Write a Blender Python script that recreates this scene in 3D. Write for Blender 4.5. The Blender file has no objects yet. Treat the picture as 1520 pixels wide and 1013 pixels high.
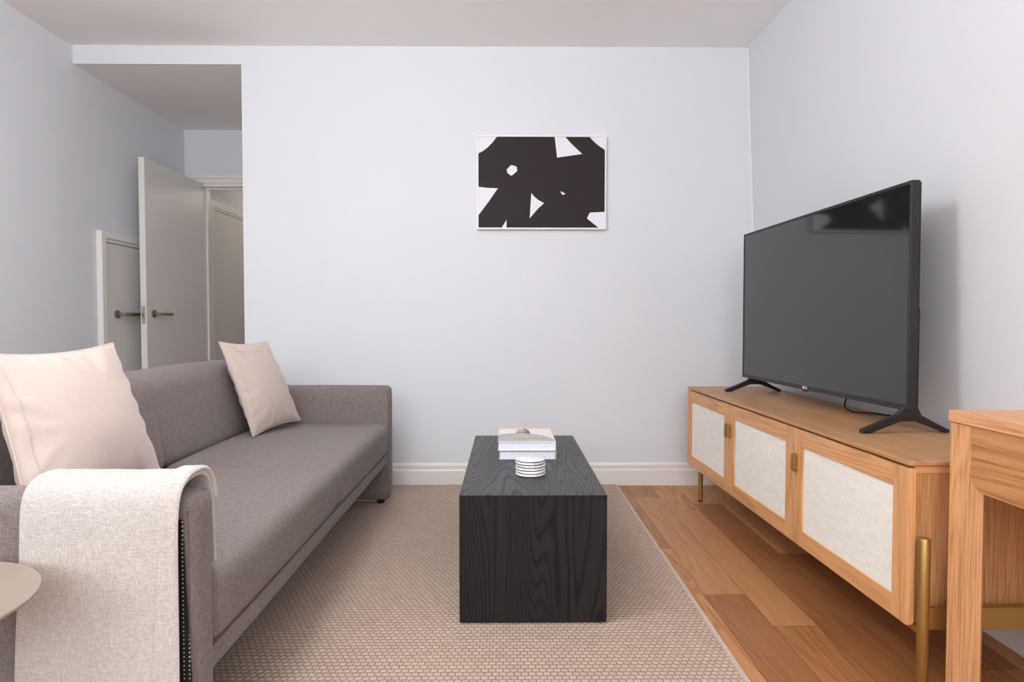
import bpy, bmesh, math, random
from mathutils import Vector, Matrix, noise
random.seed(7)
S = bpy.context.scene
COL = S.collection
PI = math.pi

# ------------------------------------------------------------------ helpers
MAT = {}      # world matrix of each root / part, so that shapes can be written in room coordinates

def setp(o, label=None, cat=None, group=None, kind=None):
    if label: o['label'] = label
    if cat: o['category'] = cat
    if group: o['group'] = group
    if kind: o['kind'] = kind

def thing(name, label, cat, loc=(0, 0, 0), rz=0.0, group=None):
    o = bpy.data.objects.new(name, None)
    o.empty_display_size = .1
    COL.objects.link(o)
    o.location = loc
    o.rotation_euler = (0, 0, rz)
    setp(o, label, cat, group)
    MAT[o] = Matrix.Translation(loc) @ Matrix.Rotation(rz, 4, 'Z')
    return o

def obj(name, bm, mat, parent=None, local=False, smooth=None, loc=None, label=None, cat=None, group=None, kind=None):
    """link the bmesh as ONE mesh object. Coordinates are the room's, or the root's own when local."""
    if parent is not None:
        M = MAT[parent]
    else:
        M = Matrix.Translation(loc) if loc is not None else Matrix()
    if not local:
        bm.transform(M.inverted())
    bmesh.ops.recalc_face_normals(bm, faces=bm.faces)
    me = bpy.data.meshes.new(name)
    bm.to_mesh(me)
    bm.free()
    mats = mat if isinstance(mat, (list, tuple)) else [mat]
    for m in mats:
        me.materials.append(m)
    o = bpy.data.objects.new(name, me)
    COL.objects.link(o)
    if parent is not None:
        o.parent = parent
    elif loc is not None:
        o.location = loc
    MAT[o] = M
    setp(o, label, cat, group, kind)
    if smooth is not None:
        me.polygons.foreach_set('use_smooth', [True] * len(me.polygons))
        if smooth < 180:
            me.set_sharp_from_angle(angle=math.radians(smooth))
    return o

def struct(name, bm, mat, **k):
    return obj(name, bm, mat, kind='structure', **k)

def NB():
    return bmesh.new()

def box(bm, x0, x1, y0, y1, z0, z1, r=0.0, seg=2, mi=0):
    vs = [bm.verts.new((x, y, z)) for z in (z0, z1) for y in (y0, y1) for x in (x0, x1)]
    idx = [(0, 2, 3, 1), (4, 5, 7, 6), (0, 1, 5, 4), (2, 6, 7, 3), (0, 4, 6, 2), (1, 3, 7, 5)]
    fs = [bm.faces.new([vs[i] for i in q]) for q in idx]
    for f in fs:
        f.material_index = mi
    if r > 0:
        es = list({e for f in fs for e in f.edges})
        bmesh.ops.bevel(bm, geom=es, offset=r, segments=seg, profile=.5, affect='EDGES', clamp_overlap=True)
    return bm

def prism(bm, pts, a0, a1, axis='Y', mi=0, r=0.0, seg=2):
    """polygon in the plane across `axis`, extruded from a0 to a1. Y: pts are (x,z); X: (y,z); Z: (x,y)"""
    def P(p, a):
        return {'Y': (p[0], a, p[1]), 'X': (a, p[0], p[1]), 'Z': (p[0], p[1], a)}[axis]
    A = [bm.verts.new(P(p, a0)) for p in pts]
    B = [bm.verts.new(P(p, a1)) for p in pts]
    n = len(pts)
    fs = [bm.faces.new(A), bm.faces.new(B[::-1])]
    for i in range(n):
        fs.append(bm.faces.new((A[i], B[i], B[(i + 1) % n], A[(i + 1) % n])))
    for f in fs:
        f.material_index = mi
    if r > 0:
        es = list(set(fs[0].edges) | set(fs[1].edges))
        bmesh.ops.bevel(bm, geom=es, offset=r, segments=seg, profile=.5, affect='EDGES', clamp_overlap=True)
    return bm

def tube(bm, pts, r, seg=10, closed=False, cap=True, mi=0):
    pts = [Vector(p) for p in pts]
    n = len(pts)
    rings = []
    ref = None
    for i, p in enumerate(pts):
        if closed:
            t = (pts[(i + 1) % n] - pts[i - 1]).normalized()
        else:
            t = (pts[min(i + 1, n - 1)] - pts[max(i - 1, 0)]).normalized()
        if ref is None:
            ref = Vector((0, 0, 1)) if abs(t.z) < .9 else Vector((1, 0, 0))
        u = (ref - t * ref.dot(t)).normalized()
        ref = u
        v = t.cross(u)
        rr = r[i] if isinstance(r, (list, tuple)) else r
        rings.append([bm.verts.new(p + (u * math.cos(a) + v * math.sin(a)) * rr)
                      for a in (2 * PI * k / seg for k in range(seg))])
    for i in range(n if closed else n - 1):
        A, B = rings[i], rings[(i + 1) % n]
        for k in range(seg):
            f = bm.faces.new((A[k], A[(k + 1) % seg], B[(k + 1) % seg], B[k]))
            f.material_index = mi
    if cap and not closed:
        bm.faces.new(rings[0][::-1]).material_index = mi
        bm.faces.new(rings[-1]).material_index = mi
    return bm

def lathe(bm, prof, c, seg=48, axis='Z', mi=0):
    """profile of (radius, height) spun around axis through c"""
    rings = []
    def P(r, h, a):
        x, y = r * math.cos(a), r * math.sin(a)
        d = {'Z': (x, y, h), 'X': (h, x, y), 'Y': (x, h, y)}[axis]
        return (c[0] + d[0], c[1] + d[1], c[2] + d[2])
    for r, h in prof:
        if r < 1e-6:
            rings.append([bm.verts.new(P(0, h, 0))])
        else:
            rings.append([bm.verts.new(P(r, h, 2 * PI * k / seg)) for k in range(seg)])
    for A, B in zip(rings, rings[1:]):
        for k in range(seg):
            j = (k + 1) % seg
            if len(A) == 1:
                f = bm.faces.new((A[0], B[j], B[k]))
            elif len(B) == 1:
                f = bm.faces.new((A[k], A[j], B[0]))
            else:
                f = bm.faces.new((A[k], A[j], B[j], B[k]))
            f.material_index = mi
    return bm

def smooth_path(pts, n=8):
    """Catmull-Rom through pts"""
    P = [Vector(p) for p in pts]
    P = [P[0] * 2 - P[1]] + P + [P[-1] * 2 - P[-2]]
    out = []
    for i in range(1, len(P) - 2):
        for k in range(n):
            t = k / n
            a, b, c, d = P[i - 1], P[i], P[i + 1], P[i + 2]
            out.append(.5 * ((2 * b) + (c - a) * t + (2 * a - 5 * b + 4 * c - d) * t * t + (3 * b - a - 3 * c + d) * t ** 3))
    out.append(P[-2])
    return out

def soft(bm, lo, hi, r, bulge=(0, 0, 0), n=(20, 20, 10), shear=None, wob=0.0, seed=0):
    """upholstered block: rounded box whose faces swell by `bulge`"""
    lo, hi = Vector(lo), Vector(hi)
    c, h = (lo + hi) / 2, (hi - lo) / 2
    rr = min(r, min(h) * .99)
    core = Vector((h.x - rr, h.y - rr, h.z - rr))
    def place(p):
        q = Vector(max(-core[i], min(core[i], p[i])) for i in range(3))
        d = p - q
        if d.length > 1e-9:
            d = d.normalized() * rr
        res = q + d
        a = [res[i] / h[i] for i in range(3)]
        w = [max(0, 1 - a[i] ** 2) for i in range(3)]
        for i in range(3):
            j, k = (i + 1) % 3, (i + 2) % 3
            res[i] += bulge[i] * a[i] * (w[j] * w[k]) ** .5
        if wob:
            res += noise.noise_vector(res * 9 + Vector((seed, 0, 0))) * wob
        if shear:
            res = shear(res, h)
        return c + res
    cache = {}
    def V(key, p):
        if key not in cache:
            cache[key] = bm.verts.new(place(p))
        return cache[key]
    def coord(i, k):
        # denser towards the rounded edges
        t = k / n[i]
        e = .5 - .5 * math.cos(PI * t)
        e = .5 * e + .5 * t
        return -h[i] + 2 * h[i] * e
    for ax in range(3):
        j, k = (ax + 1) % 3, (ax + 2) % 3
        for sgn in (0, 1):
            for a in range(n[j]):
                for b in range(n[k]):
                    q = []
                    for da, db in ((0, 0), (1, 0), (1, 1), (0, 1)):
                        key = [0, 0, 0]
                        key[ax] = sgn * n[ax]
                        key[j] = a + da
                        key[k] = b + db
                        key = tuple(key)
                        q.append(V(key, Vector(coord(i, key[i]) for i in range(3))))
                    bm.faces.new(q)
    return bm

# ------------------------------------------------------------------ materials
def new_mat(name):
    m = bpy.data.materials.new(name)
    m.use_nodes = True
    nt = m.node_tree
    b = nt.nodes['Principled BSDF']
    return m, nt, b

class G:
    """small node-graph writer"""
    def __init__(s, nt):
        s.nt = nt
    def node(s, t, **k):
        n = s.nt.nodes.new(t)
        for a, v in k.items():
            setattr(n, a, v)
        return n
    def put(s, sock, v):
        if isinstance(v, bpy.types.NodeSocket):
            s.nt.links.new(v, sock)
        else:
            sock.default_value = v
    def math(s, op, a, b=0.0, c=0.0):
        n = s.node('ShaderNodeMath', operation=op)
        s.put(n.inputs[0], a)
        s.put(n.inputs[1], b)
        s.put(n.inputs[2], c)
        return n.outputs[0]
    def obj(s):
        return s.node('ShaderNodeTexCoord').outputs['Object']
    def map(s, vec, scale=(1, 1, 1), loc=(0, 0, 0), rot=(0, 0, 0)):
        n = s.node('ShaderNodeMapping')
        s.put(n.inputs['Vector'], vec)
        n.inputs['Scale'].default_value = scale
        n.inputs['Location'].default_value = loc
        n.inputs['Rotation'].default_value = rot
        return n.outputs[0]
    def noise(s, vec, scale, detail=2, rough=.5, dist=0.0):
        n = s.node('ShaderNodeTexNoise')
        s.put(n.inputs['Vector'], vec)
        n.inputs['Scale'].default_value = scale
        n.inputs['Detail'].default_value = detail
        n.inputs['Roughness'].default_value = rough
        n.inputs['Distortion'].default_value = dist
        return n.outputs['Fac']
    def sep(s, vec):
        n = s.node('ShaderNodeSeparateXYZ')
        s.put(n.inputs[0], vec)
        return n.outputs
    def comb(s, x, y, z):
        n = s.node('ShaderNodeCombineXYZ')
        for i, v in enumerate((x, y, z)):
            s.put(n.inputs[i], v)
        return n.outputs[0]
    def add(s, a, b):
        n = s.node('ShaderNodeVectorMath', operation='ADD')
        s.put(n.inputs[0], a)
        s.put(n.inputs[1], b)
        return n.outputs[0]
    def mix(s, f, a, b, mode='MIX'):
        n = s.node('ShaderNodeMix', data_type='RGBA', blend_type=mode)
        s.put(n.inputs[0], f)
        for i, v in ((6, a), (7, b)):
            if not isinstance(v, bpy.types.NodeSocket):
                v = tuple(v) + (1,) if len(v) == 3 else v
            s.put(n.inputs[i], v)
        return n.outputs[2]
    def ramp(s, v, lo, hi):
        n = s.node('ShaderNodeMapRange', interpolation_type='SMOOTHSTEP')
        s.put(n.inputs[0], v)
        n.inputs[1].default_value = lo
        n.inputs[2].default_value = hi
        return n.outputs[0]
    def bump(s, h, strength=.3, dist=.001, normal=None):
        n = s.node('ShaderNodeBump')
        s.put(n.inputs['Height'], h)
        n.inputs['Strength'].default_value = strength
        n.inputs['Distance'].default_value = dist
        if normal is not None:
            s.put(n.inputs['Normal'], normal)
        return n.outputs[0]

def srgb(r, g, b):
    def f(c):
        c /= 255
        return c / 12.92 if c <= .04045 else ((c + .055) / 1.055) ** 2.4
    return (f(r), f(g), f(b))

def plain(name, col, rough=.5, metal=0.0, spec=.5, bumpy=0.0, var=.04, scale=6):
    m, nt, b = new_mat(name)
    g = G(nt)
    n = g.noise(g.obj(), scale, 3)
    c = g.mix(n, tuple(x * (1 - var) for x in col), tuple(min(1, x * (1 + var)) for x in col))
    g.put(b.inputs['Base Color'], c)
    b.inputs['Roughness'].default_value = rough
    b.inputs['Metallic'].default_value = metal
    b.inputs['Specular IOR Level'].default_value = spec
    if bumpy:
        g.put(b.inputs['Normal'], g.bump(g.noise(g.obj(), 180, 2), bumpy, .0006))
    return m

def oak(name, light, dark, axis='X', rough=.45, ring=9.0, fine=.45, ringamt=.55, bump=.12, off=(0, 0, 0), freq=1.0, lo=.12, along=.09, soft=.6, spec=.5, cut=0.0):
    m, nt, b = new_mat(name)
    g = G(nt)
    sc = [1.0, 1.0, 1.0]
    sc['XYZ'.index(axis)] = along
    v = g.map(g.obj(), scale=sc, loc=off)
    n = g.noise(v, 5.5 * freq, 2, .45, .25)
    rings = g.math('PINGPONG', g.math('MULTIPLY', n, ring), .5)
    rings = g.ramp(rings, lo, .5)
    sc2 = [1.0, 1.0, 1.0]
    sc2['XYZ'.index(axis)] = .018
    f1 = g.noise(g.map(g.obj(), scale=sc2), 300, 3, .6)
    f2 = g.noise(g.map(g.obj(), scale=sc2), 70, 2, .5)
    f = g.math('ADD', g.math('MULTIPLY', rings, ringamt), g.math('MULTIPLY', g.ramp(f1, .40, .72), fine))
    f = g.math('ADD', f, g.math('MULTIPLY', g.math('SUBTRACT', f2, .5), soft))
    cl = g.node('ShaderNodeClamp')
    g.put(cl.inputs[0], f)
    c = g.mix(cl.outputs[0], light, dark)
    g.put(b.inputs['Base Color'], c)
    b.inputs['Roughness'].default_value = rough
    # open pores and rings shine less than the wood between them
    g.put(b.inputs['Specular IOR Level'], g.math('MULTIPLY', g.math('SUBTRACT', 1.0, g.math('MULTIPLY', rings, cut)), spec))
    h = g.math('SUBTRACT', g.math('MULTIPLY', f1, -1.0), g.math('MULTIPLY', rings, .6))
    g.put(b.inputs['Normal'], g.bump(h, bump, .0015))
    return m

def fabric(name, light, dark, sc=900, rough=.95, sheen=.15, bump=.35, streak=1.0):
    m, nt, b = new_mat(name)
    g = G(nt)
    o = g.obj()
    a = g.noise(g.map(o, scale=(.12, 1, 1)), sc, 2, .6)
    c = g.noise(g.map(o, scale=(1, .12, 1)), sc, 2, .6)
    d = g.noise(g.map(o, scale=(1, 1, .12)), sc, 2, .6)
    w = g.math('DIVIDE', g.math('ADD', g.math('ADD', a, c), d), 3.0)
    k = g.ramp(w, .5 - .16 / streak, .5 + .16 / streak)
    g.put(b.inputs['Base Color'], g.mix(k, dark, light))
    b.inputs['Roughness'].default_value = rough
    b.inputs['Specular IOR Level'].default_value = .15
    b.inputs['Sheen Weight'].default_value = sheen
    b.inputs['Sheen Roughness'].default_value = .5
    g.put(b.inputs['Normal'], g.bump(w, bump, .002))
    return m

def planks(name, w=.146, L=1.25):
    m, nt, b = new_mat(name)
    g = G(nt)
    x, y, z = g.sep(g.obj())
    ux = g.math('DIVIDE', g.math('ADD', x, 20.03), w)
    ix = g.math('FLOOR', ux)
    fx = g.math('FRACT', ux)
    wn = g.node('ShaderNodeTexWhiteNoise', noise_dimensions='1D')
    g.put(wn.inputs['W'], ix)
    uy = g.math('ADD', g.math('DIVIDE', g.math('ADD', y, 20), L), g.math('MULTIPLY', wn.outputs['Value'], 7.3))
    iy = g.math('FLOOR', uy)
    fy = g.math('FRACT', uy)
    wn2 = g.node('ShaderNodeTexWhiteNoise', noise_dimensions='2D')
    g.put(wn2.inputs['Vector'], g.comb(ix, iy, 0.0))
    r = wn2.outputs['Value']
    rc = g.sep(wn2.outputs['Color'])
    sh = g.comb(g.math('MULTIPLY', r, 31.0), g.math('MULTIPLY', rc[1], 17.0), g.math('MULTIPLY', rc[2], 9.0))
    v = g.add(g.map(g.obj(), scale=(1, .11, 1)), sh)
    n = g.noise(v, 6.5, 3, .5, .4)
    rings = g.ramp(g.math('PINGPONG', g.math('MULTIPLY', n, 12.0), .5), .1, .5)
    f1 = g.noise(g.add(g.map(g.obj(), scale=(1, .02, 1)), sh), 260, 3, .6)
    f = g.math('ADD', g.math('MULTIPLY', rings, .42), g.math('MULTIPLY', g.ramp(f1, .3, .8), .5))
    c = g.mix(f, srgb(212, 154, 100), srgb(132, 80, 42))
    # each board has its own tone
    c = g.mix(g.math('MULTIPLY', g.ramp(r, .15, 1.0), .75), c, srgb(128, 78, 42))
    c = g.mix(g.math('MULTIPLY', g.ramp(rc[1], .55, 1.0), .35), c, srgb(228, 176, 122))
    # knots
    vo = g.node('ShaderNodeTexVoronoi')
    g.put(vo.inputs['Vector'], g.add(g.map(g.obj(), scale=(1, .55, 1)), sh))
    vo.inputs['Scale'].default_value = 4.2
    kc = g.sep(vo.outputs['Color'])
    kn = g.math('MULTIPLY', g.math('SUBTRACT', 1.0, g.ramp(vo.outputs['Distance'], .015, .085)), g.math('GREATER_THAN', kc[0], .62))
    c = g.mix(g.math('MULTIPLY', kn, .8), c, srgb(70, 42, 24))
    ex = g.math('MULTIPLY', g.math('MINIMUM', fx, g.math('SUBTRACT', 1.0, fx)), w)
    ey = g.math('MULTIPLY', g.math('MINIMUM', fy, g.math('SUBTRACT', 1.0, fy)), L)
    e = g.math('MINIMUM', ex, ey)
    gap = g.math('SUBTRACT', 1.0, g.ramp(e, .0004, .0022))
    c = g.mix(g.math('MULTIPLY', gap, .65), c, srgb(74, 44, 26))
    g.put(b.inputs['Base Color'], c)
    g.put(b.inputs['Roughness'], g.math('ADD', .33, g.math('MULTIPLY', f1, .16)))
    hh = g.math('SUBTRACT', g.math('MULTIPLY', f1, -.25), gap)
    g.put(b.inputs['Normal'], g.bump(hh, .25, .0012))
    return m

def weave_rug(name):
    m, nt, b = new_mat(name)
    g = G(nt)
    x, y, z = g.sep(g.obj())
    wx, wy = .0200, .0182
    v = g.math('DIVIDE', g.math('ADD', y, 20), wy)
    iv = g.math('FLOOR', v)
    fv = g.math('FRACT', v)
    odd = g.math('MODULO', iv, 2.0)
    u = g.math('ADD', g.math('DIVIDE', g.math('ADD', x, 20), wx), g.math('MULTIPLY', odd, .5))
    iu = g.math('FLOOR', u)
    fu = g.math('FRACT', u)
    hu = g.math('SINE', g.math('MULTIPLY', fu, PI))
    hv = g.math('SINE', g.math('MULTIPLY', fv, PI))
    h = g.math('POWER', g.math('MULTIPLY', hu, hv), .55)
    wn = g.node('ShaderNodeTexWhiteNoise', noise_dimensions='2D')
    g.put(wn.inputs['Vector'], g.comb(iu, iv, 0.0))
    big = g.noise(g.obj(), 3.0, 3)
    th = g.noise(g.map(g.obj(), scale=(.3, 1, 1)), 700, 2)
    c = g.mix(wn.outputs['Value'], srgb(186, 166, 153), srgb(200, 181, 167))
    c = g.mix(g.math('MULTIPLY', g.ramp(th, .3, .7), .35), c, srgb(172, 148, 132))
    c = g.mix(g.math('MULTIPLY', big, .25), c, srgb(198, 180, 160))
    c = g.mix(g.math('SUBTRACT', 1.0, g.ramp(h, .12, .60)), c, srgb(150, 128, 114))
    g.put(b.inputs['Base Color'], c)
    b.inputs['Roughness'].default_value = .95
    b.inputs['Specular IOR Level'].default_value = .1
    g.put(b.inputs['Normal'], g.bump(h, .9, .003))
    return m

def cane(name):
    m, nt, b = new_mat(name)
    g = G(nt)
    x, y, z = g.sep(g.obj())
    p = .0072
    u = g.math('FRACT', g.math('DIVIDE', g.math('ADD', y, 20), p))
    v = g.math('FRACT', g.math('DIVIDE', g.math('ADD', z, 20), p * 1.05))
    su = g.math('SINE', g.math('MULTIPLY', u, PI))
    sv = g.math('SINE', g.math('MULTIPLY', v, PI))
    row = g.ramp(sv, .12, .55)
    hole = g.math('MULTIPLY', g.math('SUBTRACT', 1.0, g.ramp(su, .2, .6)), g.math('SUBTRACT', 1.0, g.ramp(sv, .25, .7)))
    n = g.noise(g.map(g.obj(), scale=(1, .25, 1)), 90, 3)
    n2 = g.noise(g.map(g.obj(), scale=(1, 1, .2)), 130, 2)
    c = g.mix(g.ramp(n, .3, .75), srgb(252, 251, 245), srgb(244, 241, 230))
    c = g.mix(g.math('MULTIPLY', g.ramp(n2, .45, .8), .25), c, srgb(232, 226, 210))
    c = g.mix(g.math('MULTIPLY', g.math('SUBTRACT', 1.0, row), .30), c, srgb(200, 186, 162))
    c = g.mix(g.math('MULTIPLY', hole, .55), c, srgb(120, 102, 80))
    sp = g.noise(g.obj(), 55, 1)
    c = g.mix(g.math('MULTIPLY', g.math('GREATER_THAN', sp, .80), .6), c, srgb(110, 92, 72))
    g.put(b.inputs['Base Color'], c)
    b.inputs['Roughness'].default_value = .75
    h = g.math('ADD', g.math('MULTIPLY', su, .5), sv)
    g.put(b.inputs['Normal'], g.bump(h, .3, .001))
    return m

def marble(name):
    m, nt, b = new_mat(name)
    g = G(nt)
    n = g.noise(g.obj(), 22, 5, .6, 1.6)
    vein = g.math('SUBTRACT', 1.0, g.ramp(g.math('ABSOLUTE', g.math('SUBTRACT', n, .5)), 0.0, .05))
    c = g.mix(g.math('MULTIPLY', vein, .35), srgb(238, 236, 234), srgb(158, 156, 158))
    g.put(b.inputs['Base Color'], c)
    b.inputs['Roughness'].default_value = .35
    return m

def dotted(name):
    """black blanket border with rows of pale stitches"""
    m, nt, b = new_mat(name)
    g = G(nt)
    x, y, z = g.sep(g.obj())
    u = g.math('SUBTRACT', g.math('FRACT', g.math('DIVIDE', g.math('ADD', x, 20), .0105)), .5)
    v = g.math('SUBTRACT', g.math('FRACT', g.math('DIVIDE', g.math('ADD', z, 20), .0085)), .5)
    d = g.math('SQRT', g.math('ADD', g.math('MULTIPLY', g.math('MULTIPLY', u, u), 1.6), g.math('MULTIPLY', v, v)))
    k = g.math('SUBTRACT', 1.0, g.ramp(d, .11, .20))
    g.put(b.inputs['Base Color'], g.mix(k, srgb(18, 16, 16), srgb(205, 195, 180)))
    b.inputs['Roughness'].default_value = .9
    return m

M = {}
M['wall'] = plain('wall_paint', (.715, .735, .772), .85, spec=.2, bumpy=.05, var=.01)
M['ceil'] = plain('ceiling_paint', (.89, .88, .865), .9, spec=.2, bumpy=.04, var=.01)
M['gloss'] = plain('white_gloss_paint', (.80, .78, .75), .35, spec=.5, var=.01)
M['doorp'] = plain('door_paint', (.74, .72, .69), .4, var=.01)
M['floor'] = planks('oak_floor')
M['rug'] = weave_rug('woven_rug')
M['rugedge'] = fabric('rug_binding', srgb(205, 190, 176), srgb(172, 154, 140), 600)
M['sofa'] = fabric('grey_upholstery', srgb(141, 131, 128), srgb(108, 99, 96), 460, sheen=.1, streak=1.3)
M['sofaseam'] = fabric('upholstery_seam', srgb(120, 110, 106), srgb(90, 82, 78), 900)
M['pillow'] = fabric('cream_satin', srgb(206, 190, 181), srgb(193, 176, 167), 700, rough=.6, sheen=.25, bump=.08)
M['throw'] = fabric('cream_wool', srgb(206, 202, 198), srgb(172, 165, 158), 560, sheen=.2, bump=.5, streak=1.2)
M['dotted'] = dotted('stitched_border')
M['black'] = plain('black_plastic', srgb(34, 30, 30), .38, var=.03)
M['blackmatte'] = plain('black_felt', srgb(26, 25, 25), .9)
M['gloss_black'] = plain('black_gloss', srgb(16, 15, 16), .12, var=.0)
M['brass'] = plain('brushed_brass', srgb(176, 142, 84), .38, metal=.85, var=.03)
M['nickel'] = plain('brushed_nickel', srgb(160, 150, 142), .32, metal=1.0, var=.03)
M['steel'] = plain('latch_steel', srgb(200, 196, 190), .35, metal=.8)
M['marble'] = marble('white_marble')
M['taupe'] = plain('taupe_lacquer', srgb(150, 137, 125), .45, var=.01)
M['pages'] = plain('book_pages', srgb(226, 230, 242), .8, var=.05, scale=60)
M['cover'] = plain('white_book_cover', srgb(236, 231, 228), .35, var=.01)
M['olive'] = plain('olive_book_cover', srgb(150, 146, 112), .5)
M['peach'] = plain('peach_print', srgb(228, 200, 182), .4)
M['greyp'] = plain('grey_print', srgb(176, 173, 164), .4, var=.1, scale=120)
M['palep'] = plain('pale_print', srgb(216, 213, 204), .4)
M['darkp'] = plain('dark_print', srgb(86, 80, 78), .4)
M['redp'] = plain('red_print', srgb(176, 120, 110), .4)
M['artblack'] = plain('print_black', srgb(46, 38, 38), .6, spec=.2, var=.01)
M['artwhite'] = plain('print_white', srgb(232, 230, 238), .6, spec=.2, var=.01)
M['framew'] = plain('white_frame', srgb(236, 232, 232), .4, var=.01)
M['caulk'] = plain('caulk', srgb(238, 238, 242), .6)
OL, OD = srgb(226, 170, 116), srgb(178, 116, 68)
for ax in 'XYZ':
    M['oak' + ax] = oak('light_oak_' + ax, OL, OD, ax, ring=20, ringamt=.35, fine=.5, freq=.8, bump=.05, soft=.35)
    M['desk' + ax] = oak('desk_oak_' + ax, srgb(230, 174, 124), srgb(178, 118, 74), ax, ring=30, ringamt=.25, fine=.8, freq=.8, lo=.2, soft=.15, bump=.06)
    M['ven' + ax] = oak('oak_veneer_' + ax, srgb(200, 150, 100), srgb(154, 102, 60), ax, ring=26, ringamt=.3, fine=.8, freq=1.1, bump=.05)
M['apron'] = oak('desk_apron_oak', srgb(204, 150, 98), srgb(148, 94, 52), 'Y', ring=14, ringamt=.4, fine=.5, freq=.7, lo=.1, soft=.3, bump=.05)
M['toptv'] = oak('oak_top', srgb(196, 150, 104), srgb(152, 106, 68), 'Y', rough=.4, ring=18, ringamt=.3, freq=.8, bump=.05)
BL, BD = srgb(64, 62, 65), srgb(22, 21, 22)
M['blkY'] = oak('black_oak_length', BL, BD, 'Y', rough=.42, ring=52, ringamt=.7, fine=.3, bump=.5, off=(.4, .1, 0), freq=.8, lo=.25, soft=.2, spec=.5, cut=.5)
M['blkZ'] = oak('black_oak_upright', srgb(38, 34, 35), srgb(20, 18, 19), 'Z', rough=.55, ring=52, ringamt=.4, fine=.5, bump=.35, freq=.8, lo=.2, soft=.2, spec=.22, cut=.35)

def screen_mat():
    m, nt, b = new_mat('screen_glass')
    g = G(nt)
    n = g.noise(g.obj(), 2.0, 1)
    g.put(b.inputs['Base Color'], g.mix(n, (.010, .010, .011), (.012, .012, .013)))
    b.inputs['Roughness'].default_value = .07
    b.inputs['IOR'].default_value = 1.75
    return m
M['screen'] = screen_mat()

def led_mat():
    m, nt, b = new_mat('standby_light')
    b.inputs['Base Color'].default_value = (.8, .05, .03, 1)
    b.inputs['Emission Color'].default_value = (1, .08, .04, 1)
    b.inputs['Emission Strength'].default_value = 1.5
    return m
M['led'] = led_mat()

def glass_mat():
    m, nt, b = new_mat('window_glass')
    g = G(nt)
    t = g.node('ShaderNodeBsdfTransparent')
    gl = g.node('ShaderNodeBsdfGlossy')
    gl.inputs['Roughness'].default_value = .02
    mx = g.node('ShaderNodeMixShader')
    mx.inputs[0].default_value = .06
    nt.links.new(t.outputs[0], mx.inputs[1])
    nt.links.new(gl.outputs[0], mx.inputs[2])
    nt.links.new(mx.outputs[0], nt.nodes['Material Output'].inputs['Surface'])
    return m
M['glass'] = glass_mat()

# ------------------------------------------------------------------ room
YB = 3.736          # living-room back wall
YA = 5.00           # back wall of the door alcove
ZC = 2.569          # ceiling
ZS = 2.465          # alcove ceiling
XL = -2.511         # left wall
XJ = -1.540         # where the back wall ends at the alcove
YR = -2.2           # wall behind the camera
def xr(z):          # the right wall leans in slightly towards the ceiling
    return 1.512 - .040 * z

bm = NB(); box(bm, XL - .2, 1.9, YR - .2, 7.4, -.12, 0)
struct('floor', bm, M['floor'])
bm = NB(); box(bm, XL - .2, 1.9, YR - .2, YB + .01, ZC, ZC + .12)
struct('ceiling', bm, M['ceil'])
bm = NB(); box(bm, XL, XJ, YB + .008, YA, ZS, ZS + .09)
struct('ceiling_alcove', bm, M['ceil'])
# back wall: main block plus the strip above the alcove mouth
bm = NB()
prism(bm, [(XL, ZS), (XJ, ZS), (XJ, 0), (1.75, 0), (1.75, ZC), (XL, ZC)], YB, YB + .008, 'Y')
box(bm, XJ, 1.75, YB + .008, YA + .12, 0, ZC)
struct('wall_back', bm, M['wall'])
bm = NB()
prism(bm, [(xr(0), 0), (xr(ZC), ZC), (1.9, ZC), (1.9, 0)], YR, YB, 'Y')
struct('wall_right', bm, M['wall'])
bm = NB(); box(bm, XL - .2, XL, YR, YA + .12, 0, ZC)
struct('wall_left', bm, M['wall'])
# alcove back wall around the doorway
DX0, DX1, DZ = -2.402, -1.60, 2.055
bm = NB()
box(bm, XL, DX0, YA, YA + .12, 0, ZS)
box(bm, DX1, XJ, YA, YA + .12, 0, ZS)
box(bm, DX0, DX1, YA, YA + .12, DZ, ZS)
struct('wall_alcove', bm, M['wall'])
# hall beyond
bm = NB()
box(bm, -2.55, -2.395, YA + .12, 7.2, 0, 2.5)
struct('wall_hall_left', bm, M['wall'])
bm = NB(); box(bm, -1.2, -1.05, YA + .12, 7.2, 0, 2.5)
struct('wall_hall_right', bm, M['wall'])
bm = NB(); box(bm, -2.55, -1.05, 7.2, 7.35, 0, 2.5)
struct('wall_hall_end', bm, M['wall'])
bm = NB(); box(bm, -2.55, -1.05, YA + .12, 7.2, 2.5, 2.6)
struct('ceiling_hall', bm, M['ceil'])

# wall behind the camera with two tall sash windows (the daylight)
WX = [(-2.15, -.75), (-.35, 1.05)]
WZ0, WZ1 = 1.15, 2.48
bm = NB()
xs = [XL, WX[0][0], WX[0][1], WX[1][0], WX[1][1], 1.9]
for i in (0, 2, 4):
    box(bm, xs[i], xs[i + 1], YR - .2, YR, 0, ZC)
for a, b_ in WX:
    box(bm, a, b_, YR - .2, YR, 0, WZ0)
    box(bm, a, b_, YR - .2, YR, WZ1, ZC)
struct('wall_rear', bm, M['wall'])
for i, (a, b_) in enumerate(WX):
    bm = NB()
    y0, y1 = YR - .13, YR - .08
    for x0, x1, z0, z1 in ((a, a + .05, WZ0, WZ1), (b_ - .05, b_, WZ0, WZ1), (a, b_, WZ0, WZ0 + .06),
                           (a, b_, WZ1 - .05, WZ1), (a, b_, 1.78, 1.83)):
        box(bm, x0, x1, y0, y1, z0, z1)
    w = struct('window_%d' % (i + 1), bm, M['gloss'])
    bm = NB(); box(bm, a + .05, b_ - .05, YR - .108, YR - .102, WZ0 + .06, WZ1 - .05)
    obj('pane', bm, M['glass'], w)

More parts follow.
